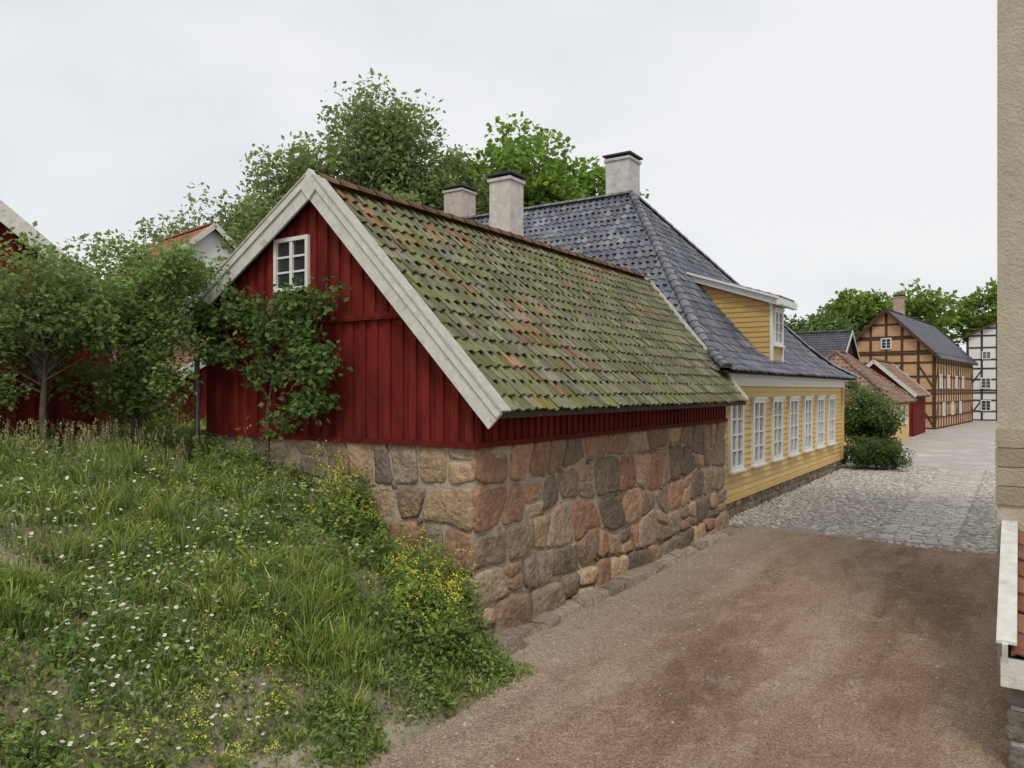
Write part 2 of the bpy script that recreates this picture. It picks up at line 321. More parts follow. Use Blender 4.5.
# ---------------- tiles
def tiles(mb,P,nrows,bounds,U,tw,colfn,amp=.028,lift=.032,segs=6,mat=0,rs=None,jit=1):
    rs=rs or R; w=np.linspace(0,1,segs+1); prof=amp*(np.sin(2*np.pi*w)+.22*np.sin(4*np.pi*w))
    for r in range(nrows):
        p0=P(max(r-.13,-.1));p1=P(r+1); Vd=nrm(p1-p0); N=np.cross(U,Vd); N=N if N[2]>0 else -N
        u0,u1=bounds(r+.5); nt=int((u1-u0)/tw+.5)
        if nt<1: continue
        us=u0+(u1-u0-nt*tw)/2+np.arange(nt)*tw
        ju=rs.uniform(-.006,.006,nt)*jit; jn=rs.uniform(-.004,.005,nt)*jit+.014*(nz(us,np.full(nt,r*.3),.5,61)-.5)*jit; jl=rs.uniform(-.012,.012,nt)*jit; jt=rs.uniform(-.006,.006,nt)*jit
        col=colfn(us+tw/2,np.full(nt,r/nrows),nt)
        Ws=(us+ju)[:,None]+w[None]*tw*1.03
        up=p1+U*Ws[...,None]+N*(prof[None]+jn[:,None])[...,None]
        lo=p0+U*Ws[...,None]+N*(prof[None]+jn[:,None]+lift+jt[:,None]*w[None]*2)[...,None]+Vd*jl[:,None,None]
        lp=lo-N*.022
        V=np.stack([up,lo,lo,lp],1); k=segs+1
        a=(np.arange(nt)*4*k)[:,None]+np.arange(segs)[None]
        F1=np.stack([a+k,a+k+1,a+1,a],-1).reshape(-1,4); F2=np.stack([a+3*k,a+3*k+1,a+2*k+1,a+2*k],-1).reshape(-1,4)
        C=np.repeat(col,4*k,0)
        mb.add(V.reshape(-1,3),np.concatenate([F1,F2]),mat,C,True)
def capline(mb,pts,r,step,colfn,mat=0):
    pts=[np.asarray(p,float) for p in pts]
    for a,b in zip(pts[:-1],pts[1:]):
        L=np.linalg.norm(b-a); n=max(1,int(round(L/step)))
        for i in range(n):
            p=a+(b-a)*i/n; q=a+(b-a)*(i+1.12)/n; d=nrm(b-a); s=nrm(np.cross(d,A(0,0,1))); up=np.cross(s,d); V=[]
            for k,(pp,rr) in enumerate(((p,r*1.1),(q,r*.92))):
                for t in range(7):
                    an=math.pi*t/6; V.append(pp+s*math.cos(an)*rr+up*(math.sin(an)*rr*.85-r*.25))
            F=[(t,t+1,8+t,7+t) for t in range(6)]+[(0,1,2,3,4,5,6)]
            mb.add(V,F,mat,colfn(),True)

# ================= RED OUTBUILDING
E=empty('red_wooden_outbuilding',(-8,12,0)); Ux=A(1,0,0);Uy=A(0,1,0);Z=A(0,0,1)
mb=MB(); mb.box(-10.68,-5.445,7.315,16.6,-.3,2.46)
mb.obj('mortar_core',[m_mortar],E)
mb=MB()
rows=[-.08,.42,.9,1.4,1.92,2.44]
stonewall(mb,A(-5.46,7.27,0),Uy,Ux,9.35,rows,21,wr=(.36,.98))
stonewall(mb,A(-10.7,7.33,0),Ux,-Uy,5.3,rows,33,wr=(.36,.9),flare=.03)
mb.obj('stone_base',[m_stone],E)
RX,RZ=-8.02,5.94; ER,EZ=-5.0,2.87; EL,ELZ=-11.08,4.13
sr=(RZ-EZ)/(ER-RX); sl=(RZ-ELZ)/(RX-EL)
roofz=lambda x: RZ-(x-RX)*sr if x>RX else RZ-(RX-x)*sl
mb=MB()
zc=lambda x: roofz(x)-.14
V=[];prof=[(-10.66,2.46),(-5.44,2.46),(-5.44,zc(-5.44)),(RX,zc(RX)),(-10.66,zc(-10.66))]
for y in (7.33,16.6): V+=[(x,y,z) for x,z in prof]
mb.add(V,[(0,1,2,3,4),(9,8,7,6,5)]+[(i,i+5,(i+1)%5+5,(i+1)%5) for i in range(5)],0,(.6,.6,.6))
boards(mb,A(-10.7,7.31,0),Ux,-Uy,5.32,2.44,lambda u:min(zc(-10.7+u),4.12),.225,0,ow=.5)
boards(mb,A(-10.7,7.255,0),Ux,-Uy,5.32,4.06,lambda u:zc(-10.7+u)-.0,.225,0,ow=.55)
boards(mb,A(-5.42,7.27,0),Uy,Ux,9.33,2.42,lambda u:2.98,.17,0,ow=.55)
mb.box(-10.7,-6.45,7.235,7.262,4.02,4.1,0,(.8,.8,.8))
mb.box(-5.395,-5.365,7.27,16.6,2.40,2.47,0,(.75,.75,.75))
mb.box(-10.74,-5.37,7.24,7.27,2.40,2.47,0,(.75,.75,.75))
mb.obj('red_board_walls',[m_red],E)
mb=MB()
for (xa,za,xb,zb,ya,yb) in ((ER,EZ,RX,RZ,16.72,18.3),(EL,ELZ,RX,RZ,16.72,18.3)):
    V=[(xa,7.12,za-.03),(xa,ya,za-.03),(xb,yb,zb-.03),(xb,7.12,zb-.03)]; V+=[(x,y,z-.07) for x,y,z in V]
    mb.add(V,[(0,1,2,3),(7,6,5,4),(0,4,5,1),(1,5,6,2),(2,6,7,3),(3,7,4,0)])
mb.obj('roof_deck',[m_dark],E)
def redcol(us,vs,nt):
    c=np.empty((nt,3)); 
    for i in range(nt):
        v=vs[i]; q=random.random(); po=.02+.22*max(0,v-.72)/.28+ .10*(float(nz(us[i],v*4,.6,17))>.7)
        if q<po: b=A(.27,.155,.105)*random.uniform(.75,1.1)
        elif q<.4: b=A(.18,.165,.122)
        elif q<.8: b=A(.182,.178,.115)
        else: b=A(.215,.195,.155)
        c[i]=b*random.uniform(.7,1.28)
    return c*1.25
mb=MB()
nr=17
tiles(mb,lambda k:A(ER,7.1,EZ)+A(RX-ER,0,RZ-EZ)*k/nr,nr,lambda k:(0,9.62+1.55*k/nr),Uy,.2,redcol,amp=.022,lift=.03,jit=1.3)
nl=11
tiles(mb,lambda k:A(EL,7.1,ELZ)+A(RX-EL,0,RZ-ELZ)*k/nl,nl,lambda k:(0,9.62+1.55*k/nl),Uy,.232,redcol,amp=.03,lift=.038)
capline(mb,[(RX,7.15,RZ+.06),(RX,18.3,RZ+.06)],.12,.36,lambda:A(.27,.16,.11)*random.uniform(.6,1.15))
mb.obj('clay_tile_roof',[m_tile],E)
mb=MB()
def verge(xa,za,xb,zb,y):
    P=A(xa,y,za);Q=A(xb,y,zb); d=nrm(Q-P); n=A(-d[2],0,d[0]); n=n if n[2]>0 else -n
    P=P-d*.12
    mb.beam(P-n*.06,Q-n*.06,n*.25,Uy*.035)
    mb.beam(P+n*.055+Uy*-.03,Q+n*.055-Uy*.03,n*.11,Uy*.03,0,(1.03,1.03,1.03))
    mb.beam(P+n*.11+Uy*.04,Q+n*.11+Uy*.04,n*.025,Uy*.2,0,(.75,.75,.72))
verge(ER,EZ,RX,RZ,7.08); verge(EL,ELZ,RX,RZ,7.08)
V=[(RX-.14,RZ-.1),(RX,RZ-.26),(RX+.16,RZ-.1),(RX+.09,RZ+.08),(RX,RZ+.165),(RX-.07,RZ+.1)]
mb.add([(x,7.03,z) for x,z in V]+[(x,7.1,z) for x,z in V],[(0,1,2,3,4,5)]+[(i,(i+1)%6,(i+1)%6+6,i+6) for i in range(6)])
mb.beam(A(ER,16.76,EZ-.02),A(RX,18.34,RZ-.02),A(.1,0,.13),Uy*.03)
mb.obj('barge_boards',[m_white],E)
mb=MB(); window(mb,(-8.93,7.23,4.5),Ux,-Uy,.72,.76,2,3,fr=.055,proud=.05,sill=False); mb.obj('gable_window',[m_whitef,m_glass],E)
mb=MB(); mb.tube([(-10.78,7.2,2.2),(-10.78,7.2,4.0),(-10.95,7.2,4.1)],[.04,.04,.04],8); 
mb.tube([(-11.12,7.1,4.05),(-11.12,17,4.05)],[.06,.06],8); mb.obj('drainpipe',[m_metal],E)
mb=MB(); y=7.2
while y<17:
    l=random.uniform(.35,.8); f=random.uniform(.7,1.1); w=random.uniform(.22,.3); h=random.uniform(.06,.12)
    rs=np.random.RandomState(int(y*100)); e=.015
    V=[(-5.36,y+e,0),(-5.36+w,y+e,0),(-5.36+w,y+l-e,0),(-5.36,y+l-e,0),(-5.36,y+e,h+.02),(-5.36+w-.03,y+e+.02,h),(-5.36+w-.03,y+l-e-.02,h-.01),(-5.36,y+l-e,h+.02)]
    V=np.array(V)+rs.uniform(-.018,.018,(8,3)); mb.add(V,[(4,5,6,7),(0,1,5,4),(1,2,6,5),(2,3,7,6),(3,0,4,7)],0,A(.42,.36,.3)*f); y+=l
mb.obj('kerb',[m_stone])

# ================= YELLOW HOUSE
E=empty('yellow_wooden_house',(-14,24.5,0))
mb=MB(); mb.box(-24.5,-5.82,17.05,32,-.2,.42); mb.obj('foundation',[m_found],E)
mb=MB(); stonewall(mb,A(-5.83,17.05,0),Uy,Ux,14.95,[-.05,.21,.43],51,wr=(.3,.6),flare=0,dep=.03,amp=.06)
for s in mb.C: s*=.62
mb.obj('foundation_stones',[m_stone],E)
mb=MB(); mb.box(-24.5,-5.84,17.07,31.97,.42,3.55,0,(.9,.9,.9))
z=.42; 
while z<3.2:
    f=random.uniform(.93,1.04); h=.155
    mb.add([(-5.80,17.02,z),(-5.80,32,z),(-5.83,32,z+h),(-5.83,17.02,z+h),(-5.84,17.02,z),(-5.84,32,z)],[(0,1,2,3),(4,5,1,0),(0,3,4),(1,5,2)],0,(f,f,f))
    mb.add([(-24.5,17.03,z),(-5.8,17.03,z),(-5.83,17.06,z+h),(-24.5,17.06,z+h)],[(0,1,2,3)],0,(f,f,f))
    z+=h
mb.box(-5.83,-5.74,17.0,17.2,.42,3.25,0,(1.08,1.05,1)); mb.box(-5.83,-5.74,31.85,32.05,.42,3.25,0,(1.08,1.05,1)); mb.box(-5.83,-5.77,17.2,31.85,.40,.52,0,(.95,.95,.95))
mb.obj('yellow_clapboard_walls',[m_yellow],E)
mb=MB()
for i in range(7):
    y=17.98+1.875*i; window(mb,(-5.80,y,1.14),Uy,Ux,1.05,1.72,2,4,fr=.1,proud=.07)
mb.obj('windows',[m_whitef,m_glass2],E)
mb=MB(); mb.box(-5.82,-5.72,17,32.05,3.2,3.42); mb.box(-5.82,-5.62,16.9,32.2,3.42,3.5); mb.box(-5.82,-5.42,16.7,32.4,3.5,3.54); mb.box(-24.5,-5.62,16.85,17.04,3.2,3.5)
mb.obj('cornice',[m_whitef],E)
def ff(t): return .4*t+1.371*t*t if t<.25 else .1857+1.0857*(t-.25)
RXh,RXl=-11.3,-19.2; YN,YF,YM=16.5,32.5,24.5; XE,XW=-5.35,-25.1
def zt(t): return 3.55+6.4*ff(t)
def slatecol(us,vs,nt):
    b=np.array([(.085,.09,.115),(.07,.073,.09),(.11,.115,.14),(.095,.092,.105),(.14,.142,.16)])[R.randint(0,5,nt)]
    return b*R.uniform(.7,1.35,(nt,1))*1.3
def rowsT(run):
    ts=[0.]; 
    while ts[-1]<1:
        t=ts[-1]; g=(zt(min(1,t+.01))-zt(t-.0))/.01 if t<.99 else 6.4*1.08
        ts.append(t+.33/math.hypot(run,g))
    ts[-1]=1.; return np.array(ts)
mb=MB()
def interp(ts,k): return float(np.interp(k,np.arange(len(ts)),ts))
ts=rowsT(8.); n=len(ts)-1
def Pn(k): t=interp(ts,k); return A(0,YN+8*t,zt(t)) if k>=0 else A(0,YN+.33*k,3.55+.1*k)
tiles(mb,Pn,n,lambda k:(XW+(RXl-XW)*interp(ts,k)+.02,XE+(RXh-XE)*interp(ts,k)),Ux,.24,slatecol,jit=1.5)
def Pf(k): t=interp(ts,k); return A(0,YF-8*t,zt(t)) if k>=0 else A(0,YF-.33*k,3.55+.1*k)
tiles(mb,Pf,n,lambda k:(XW+(RXl-XW)*interp(ts,k)+.02,XE+(RXh-XE)*interp(ts,k)),Ux,.24,slatecol,segs=4)
ts2=rowsT(5.95); n2=len(ts2)-1
def Ps(k): t=interp(ts2,k); return A(XE+(RXh-XE)*t,0,zt(t)) if k>=0 else A(XE-.33*k,0,3.55+.1*k)
tiles(mb,Ps,n2,lambda k:(YN+8*interp(ts2,k),YF-8*interp(ts2,k)),Uy,.24,slatecol,jit=1.5)
def Pw(k): t=interp(ts2,k); return A(XW+(RXl-XW)*t,0,zt(t))
tiles(mb,Pw,n2,lambda k:(YN+8*interp(ts2,k),YF-8*interp(ts2,k)),Uy,.24,slatecol,segs=4)
hip=[t for t in np.linspace(0,1,9)]
cf=lambda:A(.17,.17,.185)*random.uniform(.7,1.35)
for (xe,xr) in ((XE,RXh),(XW,RXl)):
    for (ye) in (YN,YF):
        capline(mb,[(xe+(xr-xe)*t,ye+(YM-ye)*t,zt(t)+.07) for t in hip],.12,.36,cf)
capline(mb,[(RXh,YM,9.95+.08),(RXl,YM,9.95+.08)],.12,.36,cf)
mb.obj('glazed_tile_roof',[m_slate],E)
mb=MB(); T=np.linspace(0,1,9)
for a,b in zip(T[:-1],T[1:]):
    q=lambda t,cx,cy:( (XE if cx else XW)+((RXh if cx else RXl)-(XE if cx else XW))*t,(YF if cy else YN)+(YM-(YF if cy else YN))*t,zt(t)-.05)
    for (c1,c2) in (((1,0),(1,1)),((0,0),(1,0)),((0,1),(1,1)),((0,0),(0,1))):
        mb.add([q(a,*c1),q(a,*c2),q(b,*c2),q(b,*c1)],[(0,1,2,3)])
mb.box(XW,XE,YN,YF,3.49,3.495)
mb.obj('roof_deck',[m_dark],E)
# dormer
SL=.34; FZ=5.7; y0d,y1d=22.45,23.7
mb=MB(); dz=lambda x:FZ+SL*(-5.7-x)
V=[];pr=[(-6.0,3.6),(-6.0,dz(-6.)-.08),(-8.4,dz(-8.4)-.1),(-8.4,6.1),(-7.6,5.2)]
for y in (y0d,y1d): V+=[(x,y,z) for x,z in pr]
mb.add(V,[(0,1,2,3,4),(9,8,7,6,5),(0,5,6,1),(1,6,7,2)],0,(.95,.93,.9))
z=3.9
while z<6.2:
    xb=-6-(max(0,z-5.72))/SL
    if xb>-8.3: mb.box(-8.4,xb-.01,y0d-.015,y0d,z,z+.012,0,(.6,.55,.45))
    z+=.15
mb.obj('dormer_walls',[m_yellow],E)
mb=MB()
P=A(-5.7,0,FZ);Q=A(-8.45,0,dz(-8.45)); d=nrm(Q-P); n_=A(-d[2],0,d[0]); n_=n_ if n_[2]>0 else -n_
for y in (y0d-.2,y1d+.2): mb.beam(P+Uy*y-n_*.07,Q+Uy*y-n_*.07,n_*.2,Uy*.06)
mb.beam(P+Uy*(y0d-.28)+n_*.03,Q+Uy*(y0d-.28)+n_*.03,n_*.06,Uy*.1)
mb.box(-5.76,-5.62,y0d-.3,y1d+.3,FZ-.17,FZ+.02); mb.box(-6.0,-5.76,y0d-.2,y1d+.2,FZ-.12,FZ-.09)
mb.box(-6.02,-5.95,y0d-.02,y0d+.1,3.9,FZ-.1);mb.box(-6.02,-5.95,y1d-.1,y1d+.02,3.9,FZ-.1)
window(mb,(-5.98,22.62,4.42),Uy,Ux,.95,1.05,2,3,fr=.09,proud=.05)
mb.obj('dormer_trim_and_window',[m_whitef,m_glass2],E)
mb=MB(); nd=9
tiles(mb,lambda k:P+(Q-P)*k/nd+A(0,0,.05),nd,lambda k:(y0d-.24,y1d+.24),Uy,.24,slatecol)
mb.obj('dormer_roof',[m_slate],E)
def chimney(nm,x,y,z0,z1,w,parent,tint=(1,1,1)):
    mb=MB(); h=w/2
    mb.box(x-h,x+h,y-h,y+h,z0,z1-.26,0,tint)
    mb.box(x-h-.05,x+h+.05,y-h-.05,y+h+.05,z1-.26,z1-.17,0,tint)
    mb.box(x-h+.08,x+h-.08,y-h+.08,y+h-.08,z1-.17,z1-.09,1); mb.box(x-h-.09,x+h+.09,y-h-.09,y+h+.09,z1-.09,z1-.03,1)
    mb.box(x-h-.03,x+h+.03,y-h-.03,y+h+.03,z0,z0+(.9 if z1-z0<3.2 else .1),0,(.7,.7,.72))
    return mb.obj(nm,[m_plast,m_cap],parent)
chimney('chimney_street_side',-12.0,25.2,9.0,11.6,.92,E)
chimney('chimney_centre',-12.9,19.0,4.9,9.6,.74,E,(1.12,1.07,1.03))
chimney('chimney_back',-19.7,25.5,8.8,11.65,.95,E,(.95,.85,.8))

# ================= generic house (local: ridge along Y)
def rotz(x,y,z,a): return Matrix.Translation((x,y,z))@Matrix.Rotation(math.radians(a),4,'Z')
def house(name,x,y,z,ang,W,L,eave,ridge,mw,mr,colfn,ov=.3,hip=0,style='plain',wins=(),tw=.24,wincols=2,timber=None,glass=None):
    E=empty(name,(x,y,z)); xf=rotz(x,y,z,ang)
    mb=MB(); mb.xf=xf; h=W/2
    if hip:
        mb.box(-h,h,0,L,-.3,eave)
    else:
        V=[];pr=[(-h,-.3),(h,-.3),(h,eave),(0,ridge-.1),(-h,eave)]
        for yy in (0,L): V+=[(a,yy,b) for a,b in pr]
        mb.add(V,[(0,1,2,3,4),(9,8,7,6,5)]+[(i,i+5,(i+1)%5+5,(i+1)%5) for i in range(5)])
    if style=='boards':
        s=(ridge-.1-eave)/h
        boards(mb,A(-h,-.02,0),Ux,-Uy,W,0,lambda u:eave+s*(h-abs(u-h)),.24,0)
        boards(mb,A(h+.02,0,0),Uy,Ux,L,0,lambda u:eave,.24,0); boards(mb,A(-h-.02,0,0),Uy,-Ux,L,0,lambda u:eave,.24,0)
    mb.obj('walls',[mw],E)
    if timber:
        mb=MB(); mb.xf=xf; s=(ridge-.1-eave)/h; T=.18
        for (O,U,N,Ln,g) in ((A(-h,0,0),Ux,-Uy,W,True),(A(h,0,0),Uy,Ux,L,False),(A(-h,0,0),Uy,-Ux,L,False)):
            nn=int(Ln/1.15)
            for i in range(nn+1):
                u=Ln*i/nn; top=eave+(s*(h-abs(u-h)) if g else 0); uu=min(max(u-T/2,0),Ln-T)
                mb.obox(O+U*uu+N*0,U*T,Z*(top-.05),N*.05,0)
            levels=[0,.9,2.0,2.75,3.0,4.1,5.2,6.1,7.3]+[eave-.1]+([eave+s*h*.33,eave+s*h*.66] if g else [])
            for zz in levels:
                if g and zz>eave:
                    cc=(zz-eave)/s
                    if cc<h: mb.obox(O+U*cc+Z*zz+N*.001,U*(Ln-2*cc),Z*.15,N*.045,0)
                elif zz<eave: mb.obox(O+Z*zz+N*.001,U*Ln,Z*.15,N*.045,0)
            for i in (0,nn-1,nn//2):
                for z0 in (.1,3.1):
                    a=O+U*(Ln*i/nn)+Z*z0; b=O+U*(Ln*(i+1)/nn)+Z*(z0+2.0)
                    if i==nn-1: a,b=O+U*(Ln*(i+1)/nn)+Z*z0,O+U*(Ln*i/nn)+Z*(z0+2.0)
                    mb.beam(a+N*.02,b+N*.02,U*.16,N*.04)
        mb.obj('timber_frame',[timber],E)
    if wins:
        mb=MB(); mb.xf=xf
        for side,u,z0,w,hh in wins:
            O,U,N={'f':(A(-h,-.05,0),Ux,-Uy),'r':(A(h+.05,0,0),Uy,Ux),'l':(A(-h-.05,0,0),Uy,-Ux)}[side]
            window(mb,O+U*u+Z*z0,U,N,w,hh,wincols,3,fr=.09,proud=.05,sill=False)
        mb.obj('windows',[m_whitef,glass or m_glass],E)
    mb=MB(); mb.xf=xf
    ho=h+ov; sl_=(ridge-eave)/h; ze=eave-sl_*ov
    hr=hip*1.0
    Ls=math.hypot(ho,ridge-ze); nrw=max(3,int(Ls/.34))
    for sg in (1,-1):
        V=[(sg*ho,-ov,ze-.02),(sg*ho,L+ov,ze-.02),(0,L+ov-hr-(ov if hip else 0),ridge-.02),(0,-ov+hr+(ov if hip else 0),ridge-.02)]
        V+=[(a,b,c-.1) for a,b,c in V]; mb.add(V,[(0,1,2,3),(7,6,5,4),(0,4,5,1),(1,5,6,2),(2,6,7,3),(3,7,4,0)],1)
        tiles(mb,lambda k:A(sg*ho*(1-k/nrw),0,ze+(ridge-ze)*k/nrw),nrw,lambda k:(-ov+(hr+ov*(hip>0))*k/nrw,L+ov-(hr+ov*(hip>0))*k/nrw),Uy,tw,colfn,segs=4)
    if hip:
        for (yy,dy) in ((-ov,1),(L+ov,-1)):
            mb.add([(-ho,yy,ze-.02),(ho,yy,ze-.02),(0,yy+dy*(hr+ov),ridge-.02)],[(0,1,2)],1)
            tiles(mb,lambda k:A(0,yy+dy*(hr+ov)*k/nrw,ze+(ridge-ze)*k/nrw),nrw,lambda k:(-ho*(1-k/nrw),ho*(1-k/nrw)),Ux,tw,colfn,segs=4)
            for sg in (1,-1): capline(mb,[(sg*ho,yy,ze+.05),(0,yy+dy*(hr+ov),ridge+.05)],.13,.36,lambda:colfn(A(0),A(.5),1)[0])
    capline(mb,[(0,-ov+(hr+ov if hip else 0),ridge+.05),(0,L+ov-(hr+ov if hip else 0),ridge+.05)],.13,.36,lambda:colfn(A(0),A(.5),1)[0])
    mb.obj('roof',[mr,m_dark],E)
    if not hip:
        mb=MB(); mb.xf=xf
        for yy in (-ov-.03,L+ov+.03):
            for sg in (1,-1):
                P=A(sg*ho,yy,ze);Q=A(0,yy,ridge); d=nrm(Q-P); n=A(-d[2],0,d[0]); n=n if n[2]>0 else -n
                mb.beam(P-n*.03,Q-n*.03,n*.24,Uy*.04)
        mb.obj('barge_boards',[m_white if style!='timber' else m_brown],E)
    return E,xf
def cf_gen(base,var=.3):
    base=A(*base)
    def f(us,vs,nt): return base*R.uniform(1-var,1+var,(nt,1))*R.uniform(.9,1.1,(nt,3))
    return f
house('red_wooden_house',-14.45,2.4,2.0,60,9.0,8,2.75,6.75,m_red,m_tile,cf_gen((.24,.17,.1)),ov=.3,style='boards',wins=(('f',6.55,1.1,.9,1.25),('f',3.9,1.1,.9,1.25),('f',1.2,1.1,.9,1.25)),tw=.24)
house('red_storage_shed',-17.0,12.5,2.0,90,3.2,8,1.6,2.5,m_red,m_redtile,cf_gen((.2,.11,.08)),ov=.25,style='boards')
house('white_plaster_house',-30.6,21.2,2.0,80,7,5.5,5.6,8.6,m_whitef,m_redtile,cf_gen((.45,.15,.1),.25),ov=.3,wins=(('f',1.2,3.6,1.0,1.4),('f',4.6,3.6,1.0,1.4),('f',1.2,.9,1.0,1.4),('f',4.6,.9,1.0,1.4)))
house('small_yellow_house',-9.2,46,0,0,6.6,8.5,2.7,5.4,m_yellow,m_redtile,cf_gen((.27,.18,.13),.35),ov=.35,hip=3.0,wins=(('r',1.0,1.0,.9,1.1),('r',3.6,1.0,.9,1.1),('r',6,1.0,.9,1.1),('f',4.5,1.,.9,1.1)))
house('red_gabled_shed',-8.2,56.5,0,-1,4.6,6.5,3.0,5.1,m_red,m_redtile,cf_gen((.3,.19,.14),.3),ov=.3,style='boards',wins=(('f',1.9,1.,.8,1.),))
E5,_=house('ochre_half_timbered_house',-9.0,68,0,-5,7.0,19,6.0,9.6,m_brick,m_slate,cf_gen((.09,.09,.11),.3),ov=.4,style='timber',timber=m_brown,
   wins=(('f',2.1,3.25,.9,1.1),('f',4.2,3.25,.9,1.1),('f',3.1,6.4,.8,.9),('r',1.6,3.25,.9,1.1),('r',5,3.25,.9,1.1),('r',9,3.25,.9,1.1),('r',12.5,3.25,.9,1.1),('r',3,1.,.9,1.1),('r',7,1.,.9,1.1),('r',11,1.,.9,1.1)))
chimney('chimney',-8.8,74,9.1,11.4,.8,E5,(.8,.6,.5))
house('white_half_timbered_house',-.6,90,0,0,7.8,9,8.6,10.6,m_whitef,m_slate,cf_gen((.09,.08,.08),.3),ov=.4,style='timber',timber=m_dark,wins=(('f',1.2,3.25,.9,1.1),('f',3.2,3.25,.9,1.1),('f',5.4,3.25,.9,1.1),('f',1.2,1.,.9,1.1),('f',5.4,1.,.9,1.1),('f',1.3,6.2,.8,.8)))
house('dark_timber_barn',-11.0,63,0,90,6,12,5.6,7.6,m_dark,m_slate,cf_gen((.06,.06,.065),.3),ov=.3,style='boards')

# ================= right-hand plaster building with lean-to
E=empty('beige_plaster_building',(3,12,0))
mb=MB(); mb.box(-.2,6,9.5,16.5,-.1,13)
mb.obj('plaster_walls',[m_beige],E)
mb=MB()
rs=np.random.RandomState(5)
for i,zq in enumerate(np.arange(1.9,2.6,.2)):
    mb.box(-.215,-.2+.35+.15*(i%2),9.475,9.5,zq,zq+.19,0,A(.82,.78,.72)*rs.uniform(.85,1.1))
mb.obj('corner_quoins',[m_beige],E)
mb=MB()
mb.box(-.06,4,7.45,9.5,-.1,.78); 
mb.obj('lean_to_walls',[m_plast],E)
mb=MB(); P=A(0,7.3,.98);Q=A(0,9.5,1.62)
tiles(mb,lambda k:P+(Q-P)*k/7,7,lambda k:(-.05,4),Ux,.24,cf_gen((.28,.13,.085),.3))
mb.add([(-.1,7.3,.93),(4,7.3,.93),(4,9.5,1.57),(-.1,9.5,1.57)],[(0,1,2,3)],0,(.05,.05,.05))
mb.obj('lean_to_roof',[m_redtile],E)
mb=MB(); mb.beam(P+A(-.1,-.05,-.03),Q+A(-.1,0,-.03),A(0,-.06,.24),Ux*.04); mb.beam(P+A(-.09,-.05,.1),Q+A(-.09,0,.1),A(0,0,.025),Ux*.14)
mb.box(-.13,4,7.26,7.3,.72,.95)
mb.obj('lean_to_barge_board',[m_white],E)
mb=MB(); stonewall(mb,A(-.12,7.44,0),Ux,-Uy,1.6,[-.05,.22,.5,.74],61,wr=(.2,.5),flare=0,dep=.03,amp=.05)
for s in mb.C: s[:]=s.mean(1,keepdims=True)*A(.8,.74,.66)
mb.obj('lean_to_stonework',[m_stone],E)

# ================= vegetation
def leaves(mb,C,size,mat,col,rs,up=.35,asp=.32,dirb=None):
    n=len(C); d=rs.randn(n,3); d[:,2]*=.7
    if dirb is not None: d+=dirb
    d/=np.linalg.norm(d,axis=1,keepdims=True)
    nn=rs.randn(n,3)*.8; nn[:,2]+=up*2.5; s=np.cross(d,nn); s/=np.linalg.norm(s,axis=1,keepdims=True)+1e-6
    L=(np.asarray(size)*rs.uniform(.65,1.25,n))[:,None]
    m=C+d*L*.48; dn=np.cross(s,d)*L*.09
    V=np.stack([C,m+s*L*asp+dn,C+d*L,m-s*L*asp+dn],1)
    a=np.arange(n)*4; F=np.concatenate([np.stack([a,a+1,a+2],1),np.stack([a,a+2,a+3],1)])
    mb.add(V.reshape(-1,3),F,mat,np.repeat(col,4,0))
def leafcols(n,base,rs,var=.2,yel=.15):
    c=np.tile(A(*base),(n,1))*rs.uniform(1-var,1+var,(n,1)); k=rs.rand(n,1)*yel; c=c*(1-k)+A(.3,.3,.05)*k; return c
def tree(name,base,lobes,ncl,per,leaf,cr,seed,col,bark,tr=.25,zs=.75,branches=.6,asp=.32,shell=.45):
    rs=np.random.RandomState(seed); mb=MB(); base=A(*base)
    lc=np.array([l[:3] for l in lobes]); w=np.array([l[3]*l[4]*l[5] for l in lobes])**.8;w=w/w.sum()
    cen=(lc*w[:,None]).sum(0); top=cen+A(0,0,lobes[0][5]*.5)
    tp=[base+(top-base)*t+A(*(rs.uniform(-.12,.12,3)*(tr*3 if 0<t<1 else 0))) for t in np.linspace(0,1,7)]
    tp[0]=base-A(0,0,.2)
    mb.tube(tp,[tr*1.25]+[tr*(1-.8*t) for t in np.linspace(.1,1,6)],8,0)
    for k in range(ncl):
        l=lobes[rs.choice(len(lobes),p=w)]; d=rs.randn(3); d/=np.linalg.norm(d); r=rs.rand()**shell
        c=A(*l[:3])+d*r*A(*l[3:6])
        if rs.rand()<branches:
            hz=np.clip((c[2]-base[2])*.75,0.3*(cen[2]-base[2]),(top[2]-base[2])*.95)/(top[2]-base[2]); i=hz*6; i0=int(min(i,5)); s=tp[i0]+(tp[i0+1]-tp[i0])*(i-i0)
            m=(s+c)/2+A(*rs.uniform(-.1,.1,3))*np.linalg.norm(c-s)+A(0,0,.08)*np.linalg.norm(c-s)
            mb.tube([s,m,c],[tr*.28,tr*.15,tr*.05],5,0)
        n=int(per*rs.uniform(.5,1.5)); q=rs.randn(n,3); q/=np.maximum(1,np.linalg.norm(q,axis=1,keepdims=True)/1.8); C=c+q*cr*rs.uniform(.6,1.25)*A(1,1,zs)*.6
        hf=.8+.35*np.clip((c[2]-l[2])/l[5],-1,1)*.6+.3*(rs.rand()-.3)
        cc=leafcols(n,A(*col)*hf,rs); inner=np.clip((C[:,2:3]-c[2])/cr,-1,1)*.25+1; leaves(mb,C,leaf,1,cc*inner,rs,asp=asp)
    return mb.obj(name,[bark,m_leaf])
